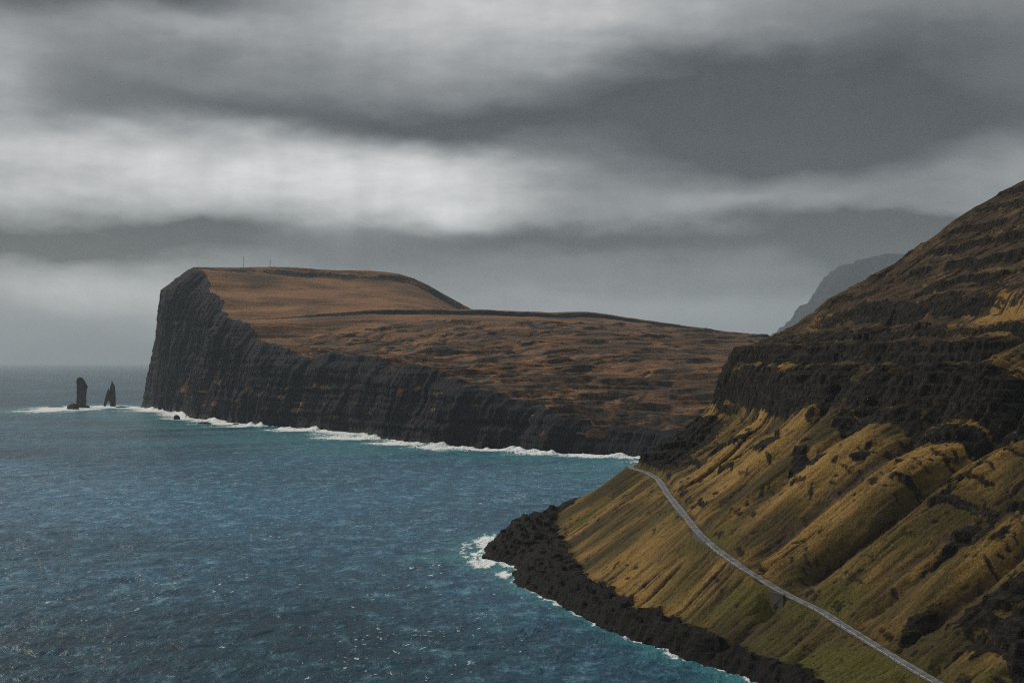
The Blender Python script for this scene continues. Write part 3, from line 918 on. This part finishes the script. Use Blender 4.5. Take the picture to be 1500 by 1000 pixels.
road_s = np.arange(-290, 420, 2.0)
road = set_props(ribbon('road', road_s, lambda s: -1.7 + 0.22 * math.sin(s / 17) + 0.15 * math.sin(s / 7.3), lambda s: 1.7 + 0.2 * math.sin(s / 13 + 1) + 0.12 * math.sin(s / 5.1), 0.0, M_ROAD, 0.45), kind='structure')


def dashes(s0, s1, step, length):
    return [np.linspace(s, s + length, 3) for s in np.arange(s0, s1, step)]


for o_ in (-1.42, 1.22):
    ribbon('edge_line', None, o_, o_ + 0.2, 0.008, M_PAINT, 0, dashes(-200, 340, 6.0, 3.6), road)
lay = set_props(ribbon('lay_by', np.arange(90, 119, 1.0), lambda s: -1.8 - 2.6 * math.exp(-((s - 104) / 8.0) ** 2), -1.4, -0.02, M_GRAVEL, 0.25), kind='structure')
lay2 = set_props(ribbon('lay_by', np.arange(147, 169, 1.0), lambda s: -1.8 - 1.2 * math.exp(-((s - 158) / 6.0) ** 2), -1.4, -0.02, M_GRAVEL, 0.25), kind='structure')


def empty(name, loc):
    o = bpy.data.objects.new(name, None)
    o.location = loc
    o.empty_display_size = 0.5
    COL.objects.link(o)
    return o


def bm_obj(name, bm, mat, parent=None, loc=None, smooth=False):
    me = bpy.data.meshes.new(name)
    bm.to_mesh(me)
    bm.free()
    if smooth:
        for p in me.polygons:
            p.use_smooth = True
    me.materials.append(mat)
    o = bpy.data.objects.new(name, me)
    COL.objects.link(o)
    if parent:
        o.parent = parent
    if loc is not None:
        o.location = loc
    return o


def box_bm(bm, c, size, xdir=(1, 0), bevel=0.0):
    """oriented box: c centre, size (along xdir, across, up)"""
    xd = np.array([xdir[0], xdir[1], 0.0])
    xd /= np.linalg.norm(xd)
    yd = np.array([-xd[1], xd[0], 0.0])
    zd = np.array([0, 0, 1.0])
    vs = []
    for dz in (-0.5, 0.5):
        for dx, dy in ((-0.5, -0.5), (0.5, -0.5), (0.5, 0.5), (-0.5, 0.5)):
            p = np.array(c) + xd * dx * size[0] + yd * dy * size[1] + zd * dz * size[2]
            vs.append(bm.verts.new(p))
    for f in ((3, 2, 1, 0), (4, 5, 6, 7), (0, 1, 5, 4), (1, 2, 6, 5), (2, 3, 7, 6), (3, 0, 4, 7)):
        bm.faces.new([vs[i] for i in f])


def road_frame(s):
    t0, t1 = RT(s - 0.5), RT(s + 0.5)
    d = HS + HT * (t1 - t0)
    d = d / np.linalg.norm(d)
    n = np.array([d[1], -d[0]])
    return st_world(s, RT(s)), d, n, float(RZ(s))


# guard rail on the seaward edge
def guard_rail(s0, s1, label):
    c, d, n, z = road_frame((s0 + s1) / 2)
    base = c - n * 2.3
    root = empty('guard_rail', (base[0], base[1], z))
    set_props(root, label, 'guard rail', 'guard rails along the seaward road edge')
    bm = bmesh.new()
    prev = None
    for s in np.arange(s0, s1 + 0.1, 2.0):
        c, d, n, z = road_frame(s)
        prof = [(-0.04, 0.48), (0.04, 0.52), (-0.02, 0.60), (0.04, 0.68), (-0.04, 0.74)]
        row = []
        for (o_, h) in prof:
            p = c - n * (2.3 - o_)
            row.append(bm.verts.new((p[0] - base[0], p[1] - base[1], z + h - root.location.z)))
        if prev:
            for i in range(4):
                bm.faces.new((prev[i], row[i], row[i + 1], prev[i + 1]))
        prev = row
    bm_obj('rail', bm, M_RAIL, root)
    for s in np.arange(s0, s1 + 0.1, 4.0):
        c, d, n, z = road_frame(s)
        bm = bmesh.new()
        p = c - n * 2.42
        box_bm(bm, (p[0] - base[0], p[1] - base[1], z + 0.2 - root.location.z), (0.12, 0.14, 1.1), d)
        bm_obj('post', bm, M_RAIL, root)


guard_rail(-96, 12, 'long pale guard rail on the seaward road edge, nearest the bottom of the picture')
guard_rail(46, 92, 'short pale guard rail on the seaward road edge between culvert wall and lay-by')


# culvert wall where the gully passes under the road
def culvert():
    c, d, n, z = road_frame(29)
    b0 = c - n * 3.55
    root = empty('culvert_wall', (b0[0], b0[1], z - 5.5))
    set_props(root, 'dark concrete culvert wall under the road where the gully crosses', 'culvert')
    bm = bmesh.new()
    L, Ht, th = 9.0, 6.6, 0.7
    # wall with an arched mouth, built as an outline prism
    out = [(-L / 2, 0.0), (-1.6, 0.0)] + [(-1.6 * math.cos(a), 1.6 + 1.5 * math.sin(a)) for a in np.linspace(0, math.pi, 11)] + [(1.6, 0.0), (L / 2, 0.0), (L / 2, Ht), (-L / 2, Ht)]
    fr, bk = [], []
    for (u, v) in out:
        p = d * u - n * th / 2
        q = d * u + n * th / 2
        fr.append(bm.verts.new((p[0], p[1], v - 1.3)))
        bk.append(bm.verts.new((q[0], q[1], v - 1.3)))
    bm.faces.new(fr)
    bm.faces.new(bk[::-1])
    k = len(fr)
    for i in range(k):
        bm.faces.new((fr[i], fr[(i + 1) % k], bk[(i + 1) % k], bk[i]))
    bmesh.ops.triangulate(bm, faces=[f for f in bm.faces if len(f.verts) > 4])
    bmesh.ops.recalc_face_normals(bm, faces=bm.faces)
    bm_obj('wall', bm, M_CONC, root)
    bm = bmesh.new()
    box_bm(bm, (0, 0, Ht - 1.3 + 0.14), (L + 0.4, 1.0, 0.26), d)
    bm_obj('coping', bm, M_CONC, root)
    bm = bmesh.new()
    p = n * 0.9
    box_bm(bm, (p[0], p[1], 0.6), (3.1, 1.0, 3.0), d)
    bm_obj('opening_shade', bm, M_DARK, root)  # solid dark block behind the arch, painted as the shade inside


culvert()


# ------------------------------------------------------------------ rocks and stacks
def rock_mesh(name, prof, seed, rough, squash=0.8, seg=40):
    """a standing rock: prof = list of (height, centre offset, half width); round-ish sections with noise"""
    hs = np.array([p[0] for p in prof], float)
    cs = np.array([p[1] for p in prof], float)
    ws = np.array([p[2] for p in prof], float)
    n = max(26, int((hs[-1] - hs[0]) / (0.04 * (hs[-1] - hs[0]) + 0.001)) + 1)
    hh = np.linspace(hs[0], hs[-1], 56)
    th = np.linspace(0, 2 * np.pi, seg, endpoint=False)
    HH, TH = np.meshgrid(hh, th, indexing='ij')
    C = np.interp(HH, hs, cs)
    W = np.interp(HH, hs, ws)
    sc_ = max(ws)
    nz = 1 + rough * (fbm(np.cos(TH) * 2.2 + seed, np.sin(TH) * 2.2 + HH / sc_ * 1.2, 4, seed) + 0.5 * fbm(np.cos(TH) * 5 + np.sin(TH) * 5, HH / sc_ * 4, 3, seed + 5)
                      + 0.35 * perlin(HH / sc_ * 7, TH * 0.5, seed + 9))
    sq = 1.0 / np.maximum(np.abs(np.cos(TH)), np.abs(np.sin(TH))) ** 0.5   # blocky sections
    R = W * nz * sq
    X = C + R * np.cos(TH)
    Y = R * np.sin(TH) * squash
    bm = bmesh.new()
    V = [[bm.verts.new((X[i, j], Y[i, j], HH[i, j])) for j in range(seg)] for i in range(len(hh))]
    for i in range(len(hh) - 1):
        for j in range(seg):
            bm.faces.new((V[i][j], V[i][(j + 1) % seg], V[i + 1][(j + 1) % seg], V[i + 1][j]))
    bm.faces.new(V[-1])
    bm.faces.new(V[0][::-1])
    return bm


def bm_join(a, b):
    me = bpy.data.meshes.new('tmp_rock')
    b.to_mesh(me)
    a.from_mesh(me)
    b.free()
    bpy.data.meshes.remove(me)
    return a


u1 = STACKS[0][1] / 2000.0      # metres per survey pixel at the stack
bm = rock_mesh('sea_stack', [(-4, 0, 7.6 * u1), (4, 0, 7.2 * u1), (14 * u1, 0.3 * u1, 6.6 * u1), (26 * u1, 0.9 * u1, 6.8 * u1), (31 * u1, 1.5 * u1, 7.4 * u1),
                             (35 * u1, 0.2 * u1, 6.6 * u1), (40 * u1, -1.2 * u1, 5.6 * u1), (43 * u1, -1.8 * u1, 4.0 * u1), (44.6 * u1, -2.0 * u1, 1.6 * u1)], 3, 0.16, 0.75)
stack1 = bm_obj('sea_stack', bm, M_STACK, None, (STACKS[0][0], STACKS[0][1], 0), True)
set_props(stack1, 'stout flat topped sea stack standing farther left in the foam', 'sea stack', 'sea stacks off the headland')

u2 = STACKS[1][1] / 2000.0
bm = rock_mesh('sea_stack', [(-4, 4.5 * u2, 3.9 * u2), (4 * u2, 4.4 * u2, 3.9 * u2), (7 * u2, 3.6 * u2, 4.6 * u2), (9 * u2, 2.6 * u2, 5.5 * u2), (16 * u2, 2.0 * u2, 6.1 * u2), (22 * u2, 3.0 * u2, 4.7 * u2),
                             (28 * u2, 4.0 * u2, 3.4 * u2), (32 * u2, 3.9 * u2, 2.2 * u2), (34 * u2, 3.3 * u2, 1.0 * u2), (36.4 * u2, 3.2 * u2, 0.7 * u2), (37.2 * u2, 3.2 * u2, 0.3 * u2)], 8, 0.13, 0.7)
leg = rock_mesh('leg', [(-4, -7.3 * u2, 1.6 * u2), (3 * u2, -7.2 * u2, 1.8 * u2), (6 * u2, -6.0 * u2, 2.4 * u2), (9 * u2, -4.6 * u2, 3.0 * u2), (14 * u2, -3.8 * u2, 2.7 * u2), (20 * u2, -2.8 * u2, 1.8 * u2),
                        (23.5 * u2, -2.4 * u2, 0.9 * u2), (26 * u2, -2.3 * u2, 0.4 * u2)], 15, 0.12, 0.8)
bm_join(bm, leg)
stack2 = bm_obj('sea_stack', bm, M_STACK, None, (STACKS[1][0], STACKS[1][1], 0), True)
set_props(stack2, 'pointed two legged sea stack with a small arch nearest the cliff', 'sea stack', 'sea stacks off the headland')


def boulder(name, p, size, seed, mat, label, cat='rock', group=None, flat=0.55, z=0.0, rot=0.0):
    bm = bmesh.new()
    bmesh.ops.create_icosphere(bm, subdivisions=4, radius=1.0)
    co = np.array([v.co[:] for v in bm.verts])
    # cut facets
    rng = np.random.RandomState(seed)
    for _ in range(11):
        nrm = rng.normal(size=3)
        nrm /= np.linalg.norm(nrm)
        dist = rng.uniform(0.55, 0.85)
        ex = co @ nrm - dist
        co = co - np.where(ex[:, None] > 0, ex[:, None] * nrm * 0.92, 0)
    nn = 0.07 * fbm(co[:, 0] * 3 + seed, co[:, 1] * 3 + co[:, 2] * 2.2, 3, seed)
    co = co * (1 + nn[:, None])
    for v, c in zip(bm.verts, co):
        v.co = (c[0] * size[0], c[1] * size[1], c[2] * size[2])
    o = bm_obj(name, bm, mat, None, (p[0], p[1], z), False)
    o.rotation_euler = (0, 0, rot)
    return set_props(o, label, cat, group)


p = px(108, 599)
boulder('sea_rock', p, (16, 11, 11), 4, M_WETROCK, 'low humped black rock awash in front of the stout sea stack', 'rock', z=3.0)
p = px(117, 597.0)
boulder('sea_rock', p + np.array([6, 8]), (19, 10, 6), 5, M_WETROCK, 'long low black skerry at the foot of the stout sea stack', 'rock', z=0.5)
p = px(82, 596.2)
boulder('sea_rock', p, (26, 9, 3.0), 6, M_WETROCK, 'thin dark reef in the foam left of the stout stack', 'rock', z=0.3)
p = px(178, 596.6)
boulder('sea_rock', p, (14, 8, 3.6), 9, M_WETROCK, 'small dark skerry between the pointed stack and the cliff', 'rock', z=0.2)
p = px(259, 614.5)
boulder('sea_rock', p, (8.5, 7, 8), 7, M_WETROCK, 'dark wedge shaped rock in the surf off the cliff corner', 'rock', z=1.0)
p = px(300, 621.5)
boulder('sea_rock', p, (15, 7, 3.2), 8, M_WETROCK, 'flat black reef in the surf below the tall cliff', 'rock', z=0.5)
p = px(346, 622.5)
boulder('sea_rock', p, (7, 5, 3.2), 10, M_WETROCK, 'small black rock in white surf below the middle cliff', 'rock', z=0.4)
p = px(388, 624.8)
boulder('sea_rock', p, (9, 5, 3.6), 12, M_WETROCK, 'black rock close under the cliff in the thickest surf', 'rock', z=0.6)

# pale stones on the turf under the headwall
rng = random.Random(5)
for k in range(14):
    s_, t_ = 48 + rng.uniform(-7, 9), 112 + rng.uniform(-5, 6)
    w_ = st_world(s_, t_)
    r_ = rng.uniform(0.35, 0.7)
    boulder('fallen_stone', w_, (r_, r_ * 0.8, r_ * 0.7), 20 + k, M_PALEROCK, 'pale fallen stone on the turf below the dark headwall', 'stone',
            'pale stones fallen below the headwall', z=hill_height(s_, t_) + 0.15, rot=rng.uniform(0, 6))


# masts on the headland top
def mast(pxx, ybase, ytop, a_guess, label):
    # find the ground point of the headland top along this bearing
    u = (pxx - 750) / 2000.0
    near = (np.abs(X_E / Y_E - u) < 0.0007) & (A_E[:, None] > -40) & (A_E[:, None] < 400)
    rise = np.where(near, (Z_E - CAM_H) / Y_E, -9)
    ia, j = np.unravel_index(int(np.argmax(rise)), rise.shape)       # the skyline of the headland on this bearing
    g = np.array([X_E[ia, j], Y_E[ia, j], Z_E[ia, j]])
    h = (ybase - ytop) / 2000.0 * g[1] - 2
    root = empty('radio_mast', (g[0], g[1], g[2]))
    set_props(root, label, 'mast', 'masts on the headland summit')
    bm = bmesh.new()
    bmesh.ops.create_cone(bm, cap_ends=True, segments=8, radius1=0.6, radius2=0.45, depth=h)
    bmesh.ops.translate(bm, vec=(0, 0, h / 2 - 1.5), verts=bm.verts)
    bm_obj('pole', bm, M_MAST, root)
    for k in range(3):
        an = k * 2.094 + 0.4
        bm = bmesh.new()
        a0 = np.array([math.cos(an) * h * 0.45, math.sin(an) * h * 0.45, 0.0])
        a1 = np.array([0, 0, h * 0.8])
        side = np.array([-math.sin(an), math.cos(an), 0]) * 0.05
        vs = [bm.verts.new(a0 - side), bm.verts.new(a0 + side), bm.verts.new(a1 + side), bm.verts.new(a1 - side)]
        vs2 = [bm.verts.new(v.co + __import__('mathutils').Vector((0, 0, 0.1))) for v in vs]
        bm.faces.new(vs)
        bm.faces.new(vs2[::-1])
        for i in range(4):
            bm.faces.new((vs[i], vs2[i], vs2[(i + 1) % 4], vs[(i + 1) % 4]))
        bm_obj('guy_wire', bm, M_MAST, root)


mast(358, 392, 374, 60, 'taller thin radio mast, farther left on the headland summit')
mast(394.5, 390, 377, 60, 'shorter thin radio mast beside the rocky knob on the headland summit')

# ------------------------------------------------------------------ the moist air
def make_haze():
    bm = bmesh.new()
    x0, x1, y0, y1, z0, z1 = -30000, 30000, -3000, 62000, -40, 1450
    vs = [bm.verts.new((x, y, z)) for z in (z0, z1) for (x, y) in ((x0, y0), (x1, y0), (x1, y1), (x0, y1))]
    for f in ((3, 2, 1, 0), (4, 5, 6, 7), (0, 1, 5, 4), (1, 2, 6, 5), (2, 3, 7, 6), (3, 0, 4, 7)):
        bm.faces.new([vs[i] for i in f])
    m = bpy.data.materials.new('moist_sea_air')
    m.use_nodes = True
    N = NT(m.node_tree)
    v = N.add('ShaderNodeVolumePrincipled')
    v.inputs['Color'].default_value = (0.71, 0.85, 0.975, 1)
    v.inputs['Density'].default_value = 3.2e-5
    v.inputs['Anisotropy'].default_value = 0.0
    out = N.add('ShaderNodeOutputMaterial')
    N.link(v.outputs[0], out.inputs['Volume'])
    set_props(bm_obj('haze', bm, m), kind='stuff')


make_haze()
